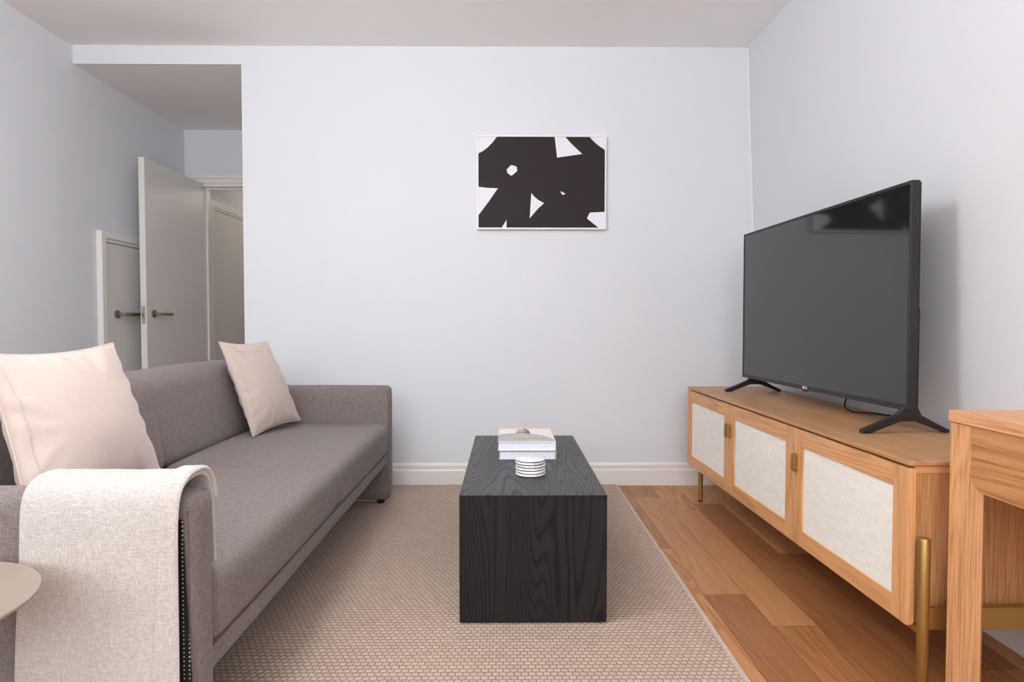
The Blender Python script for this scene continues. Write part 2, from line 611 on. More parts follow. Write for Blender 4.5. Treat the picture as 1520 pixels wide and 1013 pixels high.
# skirting boards
def skirt(y, s):    # profile as (offset from the wall, height)
    return [(y - s * 0, 0), (y - s * .018, 0), (y - s * .018, .088), (y - s * .015, .094), (y - s * .012, .097), (y - s * .012, .112),
            (y - s * .014, .116), (y - s * .012, .124), (y - s * .006, .131), (y - s * 0, .134)]
bm = NB(); prism(bm, skirt(YB, 1), XJ, 1.497, 'X')
struct('baseboard_back', bm, M['gloss'])
bm = NB()
prism(bm, [(xr(h) - .001 - (1.512 - p[0]) if False else 1.512 - (1.512 - p[0]), p[1]) for p in skirt(1.512, 1) for h in (0,)], YR, YB - .018, 'Y')
struct('baseboard_right', bm, M['gloss'])
bm = NB()
pl = [(2 * XL - p[0], p[1]) for p in skirt(XL, 1)]
prism(bm, pl, YR, 3.905, 'Y')
struct('baseboard_left', bm, M['gloss'])
# paint-caulk bead up the right corner
bm = NB()
tube(bm, [(xr(.14) - .001, YB - .001, .14), (xr(ZC - .01) - .001, YB - .001, ZC - .01)], .0035, 6)
struct('trim_1', bm, M['caulk'])
bm = NB(); tube(bm, [(XL + .01, YB - .001, ZC - .001), (1.40, YB - .001, ZC - .001)], .0035, 6)
struct('trim_2', bm, M['caulk'])

# doorway lining and architrave in the alcove
bm = NB()
box(bm, DX0, DX0 + .03, YA - .005, YA + .125, 0, DZ)
box(bm, DX1 - .03, DX1, YA - .005, YA + .125, 0, DZ)
box(bm, DX0, DX1, YA - .005, YA + .125, DZ - .03, DZ)
box(bm, DX0 + .03, DX1 - .03, YA + .045, YA + .075, DZ - .045, DZ - .03)
box(bm, DX0 + .03, DX0 + .045, YA + .045, YA + .075, 0, DZ - .045)
struct('trim_3', bm, M['gloss'])
bm = NB()
for y0, w0, w1 in ((.018, 0, .035), (.024, .035, .065)):
    box(bm, DX0 - .05, XJ, YA - y0, YA, DZ - .005 + w0, DZ - .005 + w1, .003, 1)
box(bm, DX0 - .055, DX0 + .004, YA - .008, YA, 0, DZ + .06, .003, 1)
struct('trim_4', bm, M['gloss'])

# low cupboard door in the left wall
bm = NB()
cx = XL
def casing(y0, y1, zt, w, d):
    box(bm, cx, cx + d, y0, y0 + w, 0, zt)
    box(bm, cx, cx + d, y1 - w, y1, 0, zt)
    box(bm, cx, cx + d, y0 + w, y1 - w, zt - w, zt)
casing(3.915, 4.80, 1.530, .040, .034)
casing(3.955, 4.76, 1.490, .022, .020)
struct('trim_5', bm, M['gloss'])

def handle(parent, x, y, z, s, along, name='door_handle'):
    """rose + neck + lever on a face looking along s*X; the lever runs along Y by `along`"""
    bm = NB()
    lathe(bm, [(0, 0), (.026, 0), (.026, s * .008), (.023, s * .010), (0, s * .010)], (x, y, z), 24, 'X')
    tube(bm, [(x + s * .008, y, z), (x + s * .034, y, z)], .0095, 14)
    sg = 1 if along > 0 else -1
    tube(bm, smooth_path([(x + s * .030, y, z), (x + s * .046, y + sg * .004, z), (x + s * .052, y + sg * .02, z), (x + s * .052, y + sg * .045, z)], 6), .0095, 14)
    tube(bm, [(x + s * .052, y + sg * .045, z), (x + s * .052, y + along, z)], .0115, 14)
    return obj(name, bm, M['nickel'], parent, smooth=40)

d = thing('cupboard_door', 'low cream cupboard door in the left wall, partly hidden by the open door', 'door', (XL, 4.37, 0))
d['kind'] = 'structure'
bm = NB(); box(bm, XL + .001, XL + .012, 3.98, 4.735, .01, 1.464, .002, 1)
obj('door_panel', bm, M['doorp'], d)
handle(d, XL + .012, 4.085, 1.018, 1, .155)

# open door leaf, hinged at the doorway's left jamb
d = thing('open_door', 'tall pale grey flush door standing open behind the sofa', 'door', (-2.38, 4.59, 0))
d['kind'] = 'structure'
bm = NB(); box(bm, -2.402, -2.362, 4.18, 4.99, .008, 2.044, .0015, 1)
obj('door_panel', bm, M['doorp'], d)
handle(d, -2.362, 4.262, 1.024, 1, .135)
handle(d, -2.402, 4.262, 1.024, -1, .135)
bm = NB(); box(bm, -2.393, -2.371, 4.1775, 4.181, .955, 1.075)
box(bm, -2.386, -2.378, 4.1765, 4.179, .966, .972)
lp = obj('latch_plate', bm, M['steel'], d)
bm = NB(); box(bm, -2.388, -2.376, 4.169, 4.179, 1.003, 1.027, .002, 1)
obj('latch_bolt', bm, M['brass'], lp)

# door in the hall beyond
HX = -2.395
bm = NB(); cx = HX
casing(5.135, 6.02, 1.955, .05, .022)
casing(5.185, 5.97, 1.905, .018, .014)
struct('trim_6', bm, M['gloss'])
d = thing('hall_door', 'cream door in the dim hall, seen through the doorway', 'door', (HX, 5.58, 0))
d['kind'] = 'structure'
bm = NB(); box(bm, HX + .0005, HX + .010, 5.20, 5.955, .01, 1.882)
obj('door_panel', bm, M['doorp'], d)
handle(d, HX + .010, 5.86, 1.0, 1, -.12)

# ------------------------------------------------------------------ rug
bm = NB(); box(bm, -1.85, .640, .35, YB - .022, .0005, .0085, .002, 1)
rug = obj('rug', bm, M['rug'], loc=(-.6, 2.0, 0), label='large beige basket-weave rug under the sofa and black coffee table', cat='rug')
for x in (.638, -1.865):
    bm = NB(); box(bm, x, x + .015, .35, YB - .022, .0005, .0095, .002, 1)
    obj('rug_binding', bm, M['rugedge'], rug)
RZ = .0092

# ------------------------------------------------------------------ coffee table
t = thing('coffee_table', 'black-stained oak block coffee table standing on the rug', 'coffee table', (.085, 2.52, RZ))
X0, X1, Y0, Y1, ZT = -.150, .3185, 1.986, 3.040, .421
bm = NB(); prism(bm, [(Y0, ZT), (Y1, ZT), (Y1 - .0295, ZT - .03), (Y0 + .0295, ZT - .03)], X0, X1, 'X', r=.0006, seg=1)
obj('tabletop', bm, M['blkY'], t)
for ya, sg in ((Y0, 1), (Y1, -1)):
    bm = NB(); prism(bm, [(ya, ZT - .0006), (ya, RZ + .006), (ya + sg * .03, RZ + .006), (ya + sg * .03, ZT - .0308)], X0, X1, 'X', r=.0006, seg=1)
    obj('end_panel', bm, M['blkZ'], t)
for x0, x1 in ((X0, X0 + .03), (X1 - .03, X1)):
    bm = NB(); box(bm, x0, x1, Y0 + .0305, Y1 - .0305, RZ + .006, ZT - .0302, .001, 1)
    obj('side_panel', bm, M['blkZ'], t)
for x in (X0 + .05, X1 - .05):
    for y in (Y0 + .05, Y1 - .05):
        bm = NB(); box(bm, x - .02, x + .02, y - .02, y + .02, RZ, RZ + .0065)
        obj('foot', bm, M['blackmatte'], t)

# books
def book(name, label, x0, x1, y0, y1, z, h, cm, spine):
    b = thing(name, label, 'book', ((x0 + x1) / 2, (y0 + y1) / 2, z), 0, 'books on the coffee table')
    th = .003
    bm = NB()
    box(bm, x0, x1, y0, y1, z, z + th, .0008, 1)
    box(bm, x0, x1, y0, y1, z + h - th, z + h, .0008, 1)
    # spine on the right-hand long side, slightly rounded
    box(bm, x1 - .003, x1 + .004, y0, y1, z, z + h, .0018, 2)
    cv = obj('cover', bm, cm, b)
    bm = NB(); box(bm, x0 + .005, x1 - .0032, y0 + .004, y1 - .004, z + th, z + h - th)
    obj('pages', bm, M['pages'], b)
    return b, cv
book('book', 'lower hardback book with an olive cover, on the black coffee table', -.032, .196, 2.500, 2.836, ZT, .0365, M['olive'], 1)
zb = ZT + .0365
bk, cv = book('book', 'upper hardback book with a white picture cover, lying on the olive book', -.034, .192, 2.502, 2.836, zb, .0365, M['cover'], 1)
# the printed jacket: peach band, grey ribbed dome with a small building on top, a line of lettering
zc = zb + .0365
def flat(bm, pts, z, mi):
    f = bm.faces.new([bm.verts.new((p[0], p[1], z)) for p in pts])
    f.material_index = mi
bx0, bx1, by0, by1 = -.033, .190, 2.504, 2.834
def U(u, v):
    return (bx0 + u * (bx1 - bx0), by0 + v * (by1 - by0))
bm = NB()
flat(bm, [U(0, .90), U(1, .90), U(1, 1), U(0, 1)], zc + .0002, 0)
arc = []
for k in range(25):
    u = k / 24
    v = .56 * math.sqrt(max(0, 1 - ((u - .36) / .66) ** 2)) if u > .36 else .56 - .10 * ((.36 - u) / .36) ** 2
    arc.append((u, max(.06, v)))
flat(bm, [U(0, .01), U(1, .01)] + [U(u, v) for u, v in reversed(arc)], zc + .0002, 1)
for k in range(-14, 22):                         # ribs of the dome
    a = k / 13.0
    p0 = (.50 + .02 * a, .53)
    p1 = (.50 + .62 * a, .02)
    pts = []
    for s in range(6):
        q = s / 5
        u = p0[0] + (p1[0] - p0[0]) * (q ** .8)
        v = p0[1] + (p1[1] - p0[1]) * q
        i = max(0, min(24, int(u * 24)))
        if 0.005 < u < .995 and v < arc[i][1] - .02:
            pts.append((u, v))
    for (ua, va), (ub, vb) in zip(pts, pts[1:]):
        flat(bm, [U(ua - .003, va), U(ua + .003, va), U(ub + .003, vb), U(ub - .003, vb)], zc + .0004, 2)
flat(bm, [U(.34, .62), U(.50, .58), U(.50, .84), U(.36, .86)], zc + .0004, 1)
flat(bm, [U(.33, .60), U(.49, .57), U(.49, .62), U(.33, .66)], zc + .0005, 3)
flat(bm, [U(.48, .56), U(.60, .53), U(.575, .82), U(.49, .84)], zc + .0005, 3)
flat(bm, [U(.47, .84), U(.55, .84), U(.55, .92), U(.46, .92)], zc + .0005, 4)
flat(bm, [U(.51, .62), U(.525, .62), U(.52, .78), U(.51, .78)], zc + .0006, 2)
for k in range(9):                               # lettering too small to read: one row of strokes
    u = .30 + k * .062
    flat(bm, [U(u, .15), U(u + .012, .15), U(u + .010, .22), U(u, .22)], zc + .0006, 3)
    if k % 2 == 0:
        flat(bm, [U(u, .20), U(u + .034, .20), U(u + .034, .22), U(u, .22)], zc + .0006, 3)
    else:
        flat(bm, [U(u + .02, .15), U(u + .03, .15), U(u + .03, .19), U(u + .02, .19)], zc + .0006, 3)
obj('cover_picture', bm, [M['peach'], M['greyp'], M['palep'], M['darkp'], M['redp']], cv)

# coasters: six marble discs with black felt backs
ords = ['lowest marble coaster, bottom of the stack on the black table', 'second marble coaster from the bottom of the stack',
        'third marble coaster from the bottom of the stack', 'fourth marble coaster from the bottom, third from the top of the stack',
        'second marble coaster from the top of the stack', 'topmost round white marble coaster of the stack by the books']
proto = None
for k in range(6):
    dx, dy = [(0, 0), (.001, -.0005), (-.0005, .001), (.001, .0008), (-.001, 0), (.0004, -.001)][k]
    loc = (.0855 + dx, 2.262 + dy, ZT + .0104 * k)
    if proto is None:
        c = thing('coaster', ords[k], 'coaster', loc, 0, 'stacked marble coasters')
        bm = NB(); lathe(bm, [(0, .0026), (.0520, .0026), (.0532, .0034), (.0535, .0050), (.0532, .0094), (.0520, .0103), (0, .0103)], (0, 0, 0), 56)
        a = obj('disc', bm, M['marble'], c, local=True, smooth=50)
        bm = NB(); lathe(bm, [(0, 0), (.0512, 0), (.0520, .0026), (0, .0026)], (0, 0, 0), 40)
        f = obj('felt_backing', bm, M['blackmatte'], c, local=True)
        proto = (c, a, f)
    else:
        c = proto[0].copy(); COL.objects.link(c)
        c.location = loc; c.rotation_euler.z = k * 1.3
        c['label'] = ords[k]
        for ch in proto[1:]:
            q = ch.copy(); COL.objects.link(q); q.parent = c

# ------------------------------------------------------------------ sofa
XF, XBK = -.615, -1.53
YN0, YN1, YF0, YF1 = 1.225, 1.325, 3.300, 3.398
s = thing('sofa', 'dark grey two-seat fabric sofa with low square arms', 'sofa', (-1.07, 2.31, RZ))
AZ = .632
for y0, y1 in ((YN0, YN1), (YF0, YF1)):
    bm = NB()
    soft(bm, (XBK + .02, y0, RZ + .022), (XF + .004, y1, AZ), .030, (0, .004, .003), (26, 8, 18))
    ar = obj('armrest', bm, M['sofa'], s, smooth=180)
    bm = NB()
    ri = .033
    xx = XF - .010
    pth = [(xx, y0 + .010, .05), (xx, y0 + .010, AZ - ri)]
    for k in range(1, 9):
        a = PI * k / 9
        pth.append((xx - .002 + 0 * a, (y0 + y1) / 2 - math.cos(a) * (y1 - y0 - .02) / 2, AZ - ri + math.sin(a) * (ri - .009)))
    pth += [(xx, y1 - .010, AZ - ri), (xx, y1 - .010, .05)]
    tube(bm, pth, .0048, 8)
    obj('piping', bm, M['sofaseam'], ar, smooth=180)
ym = (YN1 + YF0) / 2
for i, (y0, y1) in enumerate(((YN1 + .003, ym - .0015), (ym + .0015, YF0 - .003))):
    def sh(p, h):
        # softly crowned top, fuller at the front
        q = p.copy()
        if q.z > 0:
            q.z += .006 * math.cos(min(1, abs(p.y / h.y)) * PI / 2)
        return q
    bm = NB()
    soft(bm, (-1.27, y0, .279), (XF - .001, y1, .440), .036, (.006, 0, .004), (26, 34, 10), sh)
    obj('seat_cushion', bm, M['sofa'], s, smooth=180)
bm = NB()
soft(bm, (-1.50, YN1 - .002, .232), (XF - .006, YF0 + .002, .283), .008, (0, 0, 0), (6, 6, 4))
obj('base_rail', bm, M['sofa'], s, smooth=60)
for i, (y0, y1, dx) in enumerate(((YN1 + .004, ym + .010, .018), (ym + .012, YF0 - .004, 0))):
    def lean(p, h):
        q = p.copy()
        q.x -= (p.z + h.z) * .20
        if p.z > 0:
            q.z += .008 * (1 - (p.y / h.y) ** 2)
        return q
    bm = NB()
    soft(bm, (-1.445 + dx, y0, .415), (-1.243 + dx, y1, .775), .060, (.016, 0, .0), (12, 34, 18), lean)
    obj('back_cushion', bm, M['sofa'], s, smooth=180)
bm = NB(); soft(bm, (-1.535, YN1 - .002, .24), (-1.462, YF0 + .002, .62), .025, (0, 0, 0), (8, 20, 12))
obj('back_frame', bm, M['sofa'], s, smooth=60)
for y in ((YN0 + YN1) / 2, (YF0 + YF1) / 2):
    for x in (XF - .055, XBK + .08):
        bm = NB(); lathe(bm, [(0, RZ), (.020, RZ), (.022, RZ + .026), (0, RZ + .026)], (x, y, 0), 20)
        obj('foot', bm, M['black'], s)

# ------------------------------------------------------------------ cushions on the sofa
def pillow(name, label, TL, TR, BR, BL, T, pinch, seed, group, seam=None):
    TL, TR, BR, BL = map(Vector, (TL, TR, BR, BL))
    base = (BL + BR) / 2
    root = thing(name, label, 'cushion', (base.x, base.y, base.z), 0, group)
    n = 46
    C = (TL + TR + BR + BL) / 4
    nrm = ((TR + BR - TL - BL).cross(TL + TR - BL - BR)).normalized()   # towards the viewer
    if nrm.y > 0 and nrm.x < 0:
        nrm = -nrm
    def P(u, v, side):
        uu = u * (1 - pinch * (1 - v * v))
        vv = v * (1 - pinch * (1 - u * u))
        a, b = (uu + 1) / 2, (vv + 1) / 2
        p = BL * (1 - a) * (1 - b) + BR * a * (1 - b) + TL * (1 - a) * b + TR * a * b
        e = max(0, (1 - u * u)) * max(0, (1 - v * v))
        t = T * e ** .5 * (.55 + .45 * e ** .25)
        edge = max(abs(u), abs(v))
        w = .010 * e ** .3 * (edge ** 3)
        wr = noise.noise(Vector((u * 3.1 + seed, v * 3.1, side * 5))) * w * 1.2
        # creases that run in from the border
        ang = math.atan2(v, u)
        wr += math.sin(ang * 19 + 4 * noise.noise(Vector((u * 2, v * 2, seed)))) * .0050 * (edge ** 4) * min(1, e * 9)
        wr += noise.noise(Vector((u * 1.3, v * 1.3, seed + 9))) * .008 * e
        return p + nrm * side * (t + wr + .0015)
    bm = NB()
    grid = {}
    for side in (1, -1):
        for i in range(n + 1):
            for j in range(n + 1):
                on = i in (0, n) or j in (0, n)
                if on and (0, i, j) in grid:
                    continue
                u, v = -math.cos(PI * i / n), -math.cos(PI * j / n)
                u, v = .55 * u + .45 * (2 * i / n - 1), .55 * v + .45 * (2 * j / n - 1)
                grid[(0 if on else side, i, j)] = bm.verts.new(P(u, v, 0 if on else side))
    for side in (1, -1):
        def g(i, j):
            return grid[(0 if (i in (0, n) or j in (0, n)) else side, i, j)]
        for i in range(n):
            for j in range(n):
                bm.faces.new((g(i, j), g(i + 1, j), g(i + 1, j + 1), g(i, j + 1)))
    body = obj('pillow_body', bm, M['pillow'], root, smooth=180)
    ring = [P(-1 + 2 * k / 30, -1, 0) for k in range(30)] + [P(1, -1 + 2 * k / 30, 0) for k in range(30)] + \
           [P(1 - 2 * k / 30, 1, 0) for k in range(30)] + [P(-1, 1 - 2 * k / 30, 0) for k in range(30)]
    bm = NB(); tube(bm, ring, .0034, 8, closed=True)
    obj('piping', bm, M['pillow'], body, smooth=180)
    if seam is not None:
        for (a, b) in seam:
            bm = NB()
            ln = [P(a[0] + (b[0] - a[0]) * k / 30, a[1] + (b[1] - a[1]) * k / 30, 1) + nrm * .0002 for k in range(31)]
            tube(bm, ln, .0018, 6)
            obj('seam', bm, M['pillow'], body, smooth=180)
    return root

pillow('cushion', 'large cream satin cushion at the near end of the sofa, behind the draped throw',
       (-1.235, 1.495, .895), (-1.195, 1.93, .905), (-1.055, 1.945, .490), (-1.085, 1.44, .455), .085, .078, 1.0,
       'cream cushions on the sofa', [((-.90, -.93), (-.90, .93))])
pillow('cushion', 'cream satin cushion at the far end of the sofa, below the white wall',
       (-1.280, 2.83, .880), (-1.200, 3.175, .872), (-1.045, 3.205, .472), (-1.145, 2.852, .452), .066, .07, 5.0,
       'cream cushions on the sofa', [((-.95, .78), (.95, .78)), ((-.86, -.93), (-.86, .93))])

# ------------------------------------------------------------------ throw over the near arm
prof = smooth_path([(0, 1.196, .06), (0, 1.198, .25), (0, 1.200, .42), (0, 1.202, .55), (0, 1.206, .605), (0, 1.219, .640), (0, 1.245, .656),
                    (0, 1.278, .660), (0, 1.310, .655), (0, 1.334, .635), (0, 1.344, .600), (0, 1.350, .54), (0, 1.354, .47), (0, 1.353, .456)], 5)
def drape(name, x0, x1, lift, p0, p1, parent, thick, mat=None, curl=0.0, nx=30):
    bm = NB()
    pr = prof[p0:p1]
    rows = []
    for i, p in enumerate(pr):
        t = (pr[min(i + 1, len(pr) - 1)] - pr[max(i - 1, 0)]).normalized()
        nn = Vector((0, -t.z, t.y))          # away from the arm
        row = []
        for k in range(nx + 1):
            a = k / nx
            zf = max(0, .62 - p.z) if p.y < 1.25 else 0
            x = x0 + (x1 - x0) * a - .012 * zf * (1 - a) + .004 * math.sin(p.z * 13 + 1) * (1 - a) * (1 if p.y < 1.25 else .3)
            off = lift + .0022 * math.sin(x * 34 + p.z * 4) * min(1, zf * 6) + .0016 * noise.noise(Vector((x * 14, p.z * 9, p.y * 9)))
            if curl:
                off -= curl * max(0, (a - .90) / .10) ** 2
            row.append(bm.verts.new((x, p.y + nn.y * off, p.z + nn.z * off)))
        rows.append(row)
    for A, B in zip(rows, rows[1:]):
        for k in range(nx):
            bm.faces.new((A[k], A[k + 1], B[k + 1], B[k]))
    o = obj(name, bm, mat or M['throw'], parent, smooth=180)
    md = o.modifiers.new('thickness', 'SOLIDIFY'); md.thickness = thick; md.offset = 0
    md = o.modifiers.new('round', 'BEVEL'); md.width = thick * .42; md.segments = 3; md.limit_method = 'ANGLE'; md.angle_limit = 1.0
    return o
b = thing('throw_blanket', "cream woven throw draped over the sofa's near arm", 'blanket', (-.78, 1.25, .63))
drape('outer_fold', -.925, -.628, .0035, 0, len(prof), b, .011)
drape('hem_fold', -.662, -.624, .0125, 0, len(prof) - 14, b, .009, curl=.004, nx=10)
bm = NB()
for k in range(24):
    z0, z1 = .06 + k * .022, .06 + (k + 1) * .022
    def bord(z):
        x1 = -.604 - .022 * max(0, (z - .10) / .49)
        y = 1.2155
        return x1, y
    a, y = bord(z0); c, y2 = bord(z1)
    v = [bm.verts.new(q) for q in ((-.66, y, z0), (a, y, z0), (c, y2, z1), (-.66, y2, z1))]
    bm.faces.new(v)
bmesh.ops.remove_doubles(bm, verts=bm.verts, dist=1e-5)
o = obj('border', bm, M['dotted'], b, label='black border with pale stitches')
md = o.modifiers.new('thickness', 'SOLIDIFY'); md.thickness = .004; md.offset = 0

# ------------------------------------------------------------------ side table, left foreground
t = thing('side_table', 'round taupe side table in front of the draped throw', 'side table', (-.962, .953, RZ))
bm = NB(); lathe(bm, [(0, .518), (.196, .518), (.206, .524), (.208, .528), (.207, .530), (0, .530)], (-.962, .953, 0), 96)
obj('tabletop', bm, M['taupe'], t, smooth=30)
bm = NB(); tube(bm, [(-.962, .953, RZ + .012), (-.962, .953, .518)], .014, 20)
obj('stem', bm, M['taupe'], t, smooth=40)
bm = NB(); lathe(bm, [(0, RZ), (.14, RZ), (.14, RZ + .008), (.136, RZ + .012), (0, RZ + .014)], (-.962, .953, 0), 60)
obj('base', bm, M['taupe'], t, smooth=30)

# ------------------------------------------------------------------ picture
p = thing('framed_picture', 'black and white abstract print in a thin white frame on the back wall', 'picture', (.204, YB, 1.512))
PX0, PX1, PZ0, PZ1 = -.172, .580, 1.510, 2.052
PY = YB - .032
fwid = .0085
bm = NB()
for a in ((PX0, PX1, PZ0, PZ0 + fwid), (PX0, PX1, PZ1 - fwid, PZ1), (PX0, PX0 + fwid, PZ0 + fwid, PZ1 - fwid), (PX1 - fwid, PX1, PZ0 + fwid, PZ1 - fwid)):
    box(bm, a[0], a[1], PY, YB - .001, a[2], a[3], .0008, 1)
obj('frame', bm, M['framew'], p)
IX0, IX1, IZ0, IZ1 = PX0 + fwid, PX1 - fwid, PZ0 + fwid, PZ1 - fwid
bm = NB()
box(bm, IX0, IX1, PY + .006, YB - .003, IZ0, IZ1, mi=0)
def art(pts):
    f = bm.faces.new([bm.verts.new((IX0 + (x - 112) / (1157 - 112) * (IX1 - IX0), PY + .0055, IZ1 - (y - 130) / (882 - 130) * (IZ1 - IZ0))) for x, y in pts])
    f.material_index = 1
for pts in ([(112, 130), (265, 130), (232, 172), (190, 215), (150, 247), (112, 267)],
            [(742, 130), (830, 130), (890, 195), (970, 270), (762, 300)],
            [(1030, 130), (1157, 130), (1157, 235), (1100, 197), (1060, 160)],
            [(345, 400), (380, 363), (402, 366), (428, 377), (432, 412), (385, 452), (352, 428)],
            [(112, 543), (190, 552), (272, 555), (200, 660), (112, 778)],
            [(549, 595), (575, 624), (605, 650), (655, 677), (600, 728), (536, 803)],
            [(792, 577), (832, 598), (812, 610), (797, 598)],
            [(345, 815), (343, 882), (303, 882)],
            [(1036, 755), (1157, 749), (1157, 882), (1108, 882), (1010, 803)]):
    art(pts)
obj('print', bm, [M['artblack'], M['artwhite']], p)

# ------------------------------------------------------------------ sideboard (own axes: x from front to wall, y along the length from the near end)
SL, SD, SZ = 1.886, .440, .612
rot = math.atan2(1.032 - 1.004, SL)
sb = thing('sideboard', 'long oak sideboard with three cane-fronted doors along the right wall', 'sideboard', (1.0315, 1.604, 0), rot)
ZB = .186
bm = NB(); box(bm, 0, SD, 0, SL, SZ - .012, SZ, .0015, 1)
obj('top', bm, M['toptv'], sb, local=True)
bm = NB(); box(bm, .024, SD - .002, .012, SL - .012, SZ - .034, SZ - .0125)
obj('top_rail', bm, M['oakX'], sb, local=True)
for y0, y1 in ((.010, .030), (SL - .030, SL - .010)):
    bm = NB(); box(bm, .023, SD - .002, y0, y1, ZB + .004, SZ - .0345)
    obj('end_panel', bm, M['venZ'], sb, local=True)
bm = NB(); box(bm, .024, SD - .002, .030, SL - .030, ZB + .006, ZB + .024)
obj('bottom_panel', bm, M['oakY'], sb, local=True)
bm = NB(); box(bm, SD - .010, SD - .002, .030, SL - .030, ZB + .024, SZ - .0345)
obj('back_panel', bm, M['oakY'], sb, local=True)
DW = SL / 3
def sb_door(i, hside):
    y0, y1 = i * DW + .0015, (i + 1) * DW - .0015
    z0, z1 = ZB, SZ - .019
    st, rl, rb = .062, .058, .056
    bm = NB()
    box(bm, 0, .021, y0, y0 + st, z0, z1, .0008, 1)
    box(bm, 0, .021, y1 - st, y1, z0, z1, .0008, 1)
    box(bm, .0003, .0207, y0 + st, y1 - st, z1 - rl, z1, .0006, 1, mi=1)
    box(bm, .0003, .0207, y0 + st, y1 - st, z0, z0 + rb, .0006, 1, mi=1)
    d = obj('door', bm, [M['oakZ'], M['oakY']], sb, local=True)
    bm = NB(); box(bm, .006, .010, y0 + st, y1 - st, z0 + rb, z1 - rl)
    obj('cane_panel', bm, M['cane'], d, local=True, label='cream woven cane panel')
    # tab pull standing off the stile
    yh = (y1 - .016) if hside > 0 else (y0 + .016)
    zc_ = .474
    bm = NB()
    pts = []
    for cyy, czz, a0 in ((.0035, .023, 0), (-.0035, .023, 90), (-.0035, -.023, 180), (.0035, -.023, 270)):
        for k in range(5):
            a = math.radians(a0 + 22.5 * k)
            pts.append((yh + cyy + .008 * math.cos(a), zc_ + czz + .008 * math.sin(a)))
    prism(bm, pts, -.014, -.0005, 'X', r=.0012, seg=1)
    obj('handle', bm, M['brass'], d, local=True)
M['cane'] = cane('cane_webbing')
sb_door(2, -1)
sb_door(1, 1)
sb_door(0, 1)
# brass frame: round uprights and flat bars
for nm, (x, y, zt) in {'a': (.030, -.020, .420), 'b': (SD - .05, -.020, .420)}.items():
    bm = NB()
    lathe(bm, [(0, 0), (.0125, 0), (.0140, .003), (.0140, zt - .003), (.0125, zt), (0, zt)], (x, y, 0), 28)
    obj('leg', bm, M['brass'], sb, local=True, smooth=40)
for x in (.040, SD - .06):
    bm = NB()
    lathe(bm, [(0, .008), (.0125, .008), (.0125, ZB + .006), (0, ZB + .006)], (x, SL - .110, 0), 28)
    lg = obj('leg', bm, M['brass'], sb, local=True, smooth=40)
    bm = NB(); lathe(bm, [(0, 0), (.0115, 0), (.0120, .008), (0, .008)], (x, SL - .110, 0), 20)
    obj('foot_cap', bm, M['black'], lg, local=True)
bm = NB(); box(bm, .030, SD - .05, -.027, -.013, ZB, ZB + .056, .001, 1)
box(bm, .016, .044, -.020, .03, ZB - .012, ZB + .004)
obj('crossbar', bm, M['brass'], sb, local=True)

# ------------------------------------------------------------------ television
TW, TH = 1.262, .734
TX, TY = 1.280, 2.002
trot = math.atan2(1.280 - 1.220, TW)
tv = thing('television', 'large black flat-screen television standing on the oak sideboard', 'television', (TX, TY, SZ), trot)
z0, z1 = .0725, .0725 + TH
bm = NB()
bz = .011
fr = .0035
box(bm, 0, .028, 0, bz, z0, z1, .001, 1)
box(bm, 0, .028, TW - bz, TW, z0, z1, .001, 1)
box(bm, 0, .028, bz, TW - bz, z1 - bz, z1, .001, 1)
box(bm, 0, .028, bz, TW - bz, z0, z0 + .019, .001, 1)
bez = obj('bezel', bm, M['black'], tv, local=True)
bm = NB(); box(bm, .0022, .010, bz, TW - bz, z0 + .019, z1 - bz)
obj('screen', bm, M['screen'], tv, local=True)
bm = NB()
box(bm, .0281, .036, .004, TW - .004, z0 + .004, z1 - .004, .002, 1)
prism(bm, [(.034, z0 + .01), (.034, z0 + .46), (.046, z0 + .44), (.066, z0 + .36), (.066, z0 + .05)], .05, TW - .05, 'Y')
box(bm, .034, .040, .006, TW - .006, z0 + .006, z0 + .33, .002, 1)
obj('back_housing', bm, M['gloss_black'], tv, local=True)
for yc, xo in ((.020, .006), (TW - .034, .045)):
    bm = NB()
    xm = .014
    prof_f = [(-.147, 0), (-.120, 0), (-.020, .040), (.030, .040), (.128, 0), (.142, 0), (.142, .009), (.045, .056), (.036, .082), (-.008, .082), (-.030, .056), (-.147, .012)]
    prism(bm, [(q[0] + xo, q[1] + .0004) for q in prof_f], yc - .011, yc + .011, 'Y', r=.002, seg=1)
    obj('foot', bm, M['black'], tv, local=True)
bm = NB(); box(bm, -.0005, .016, TW * .503, TW * .503 + .045, z0 - .006, z0 + .001, .001, 1)
sn = obj('sensor', bm, M['black'], tv, local=True)
bm = NB(); box(bm, -.0012, .004, TW * .503 + .030, TW * .503 + .040, z0 - .0065, z0 - .0015, .001, 1)
obj('standby_light', bm, M['led'], sn, local=True, label='tiny red standby light')
# maker's mark on the lower bezel: a disc and two letters
cu = bpy.data.curves.new('logo', 'FONT')
cu.body = 'LG'
cu.size = .017
cu.extrude = .0004
cu.materials.append(M['framew'])
tmp = bpy.data.objects.new('logo_text', cu)
COL.objects.link(tmp)
bpy.context.view_layer.update()
lme = bpy.data.meshes.new_from_object(tmp.evaluated_get(bpy.context.evaluated_depsgraph_get()))
bpy.data.objects.remove(tmp)
lo = bpy.data.objects.new('logo', lme)
COL.objects.link(lo)
lo.parent = bez
lo.rotation_euler = (PI / 2, 0, -PI / 2)
lo.location = (-.0006, TW * .5 + .006, z0 + .0040)
bm = NB(); lathe(bm, [(0, 0), (.0062, 0), (.0062, .0006), (0, .0006)], (-.0010, TW * .5 + .016, z0 + .0098), 24, 'X')
obj('logo_disc', bm, M['framew'], bez, local=True)

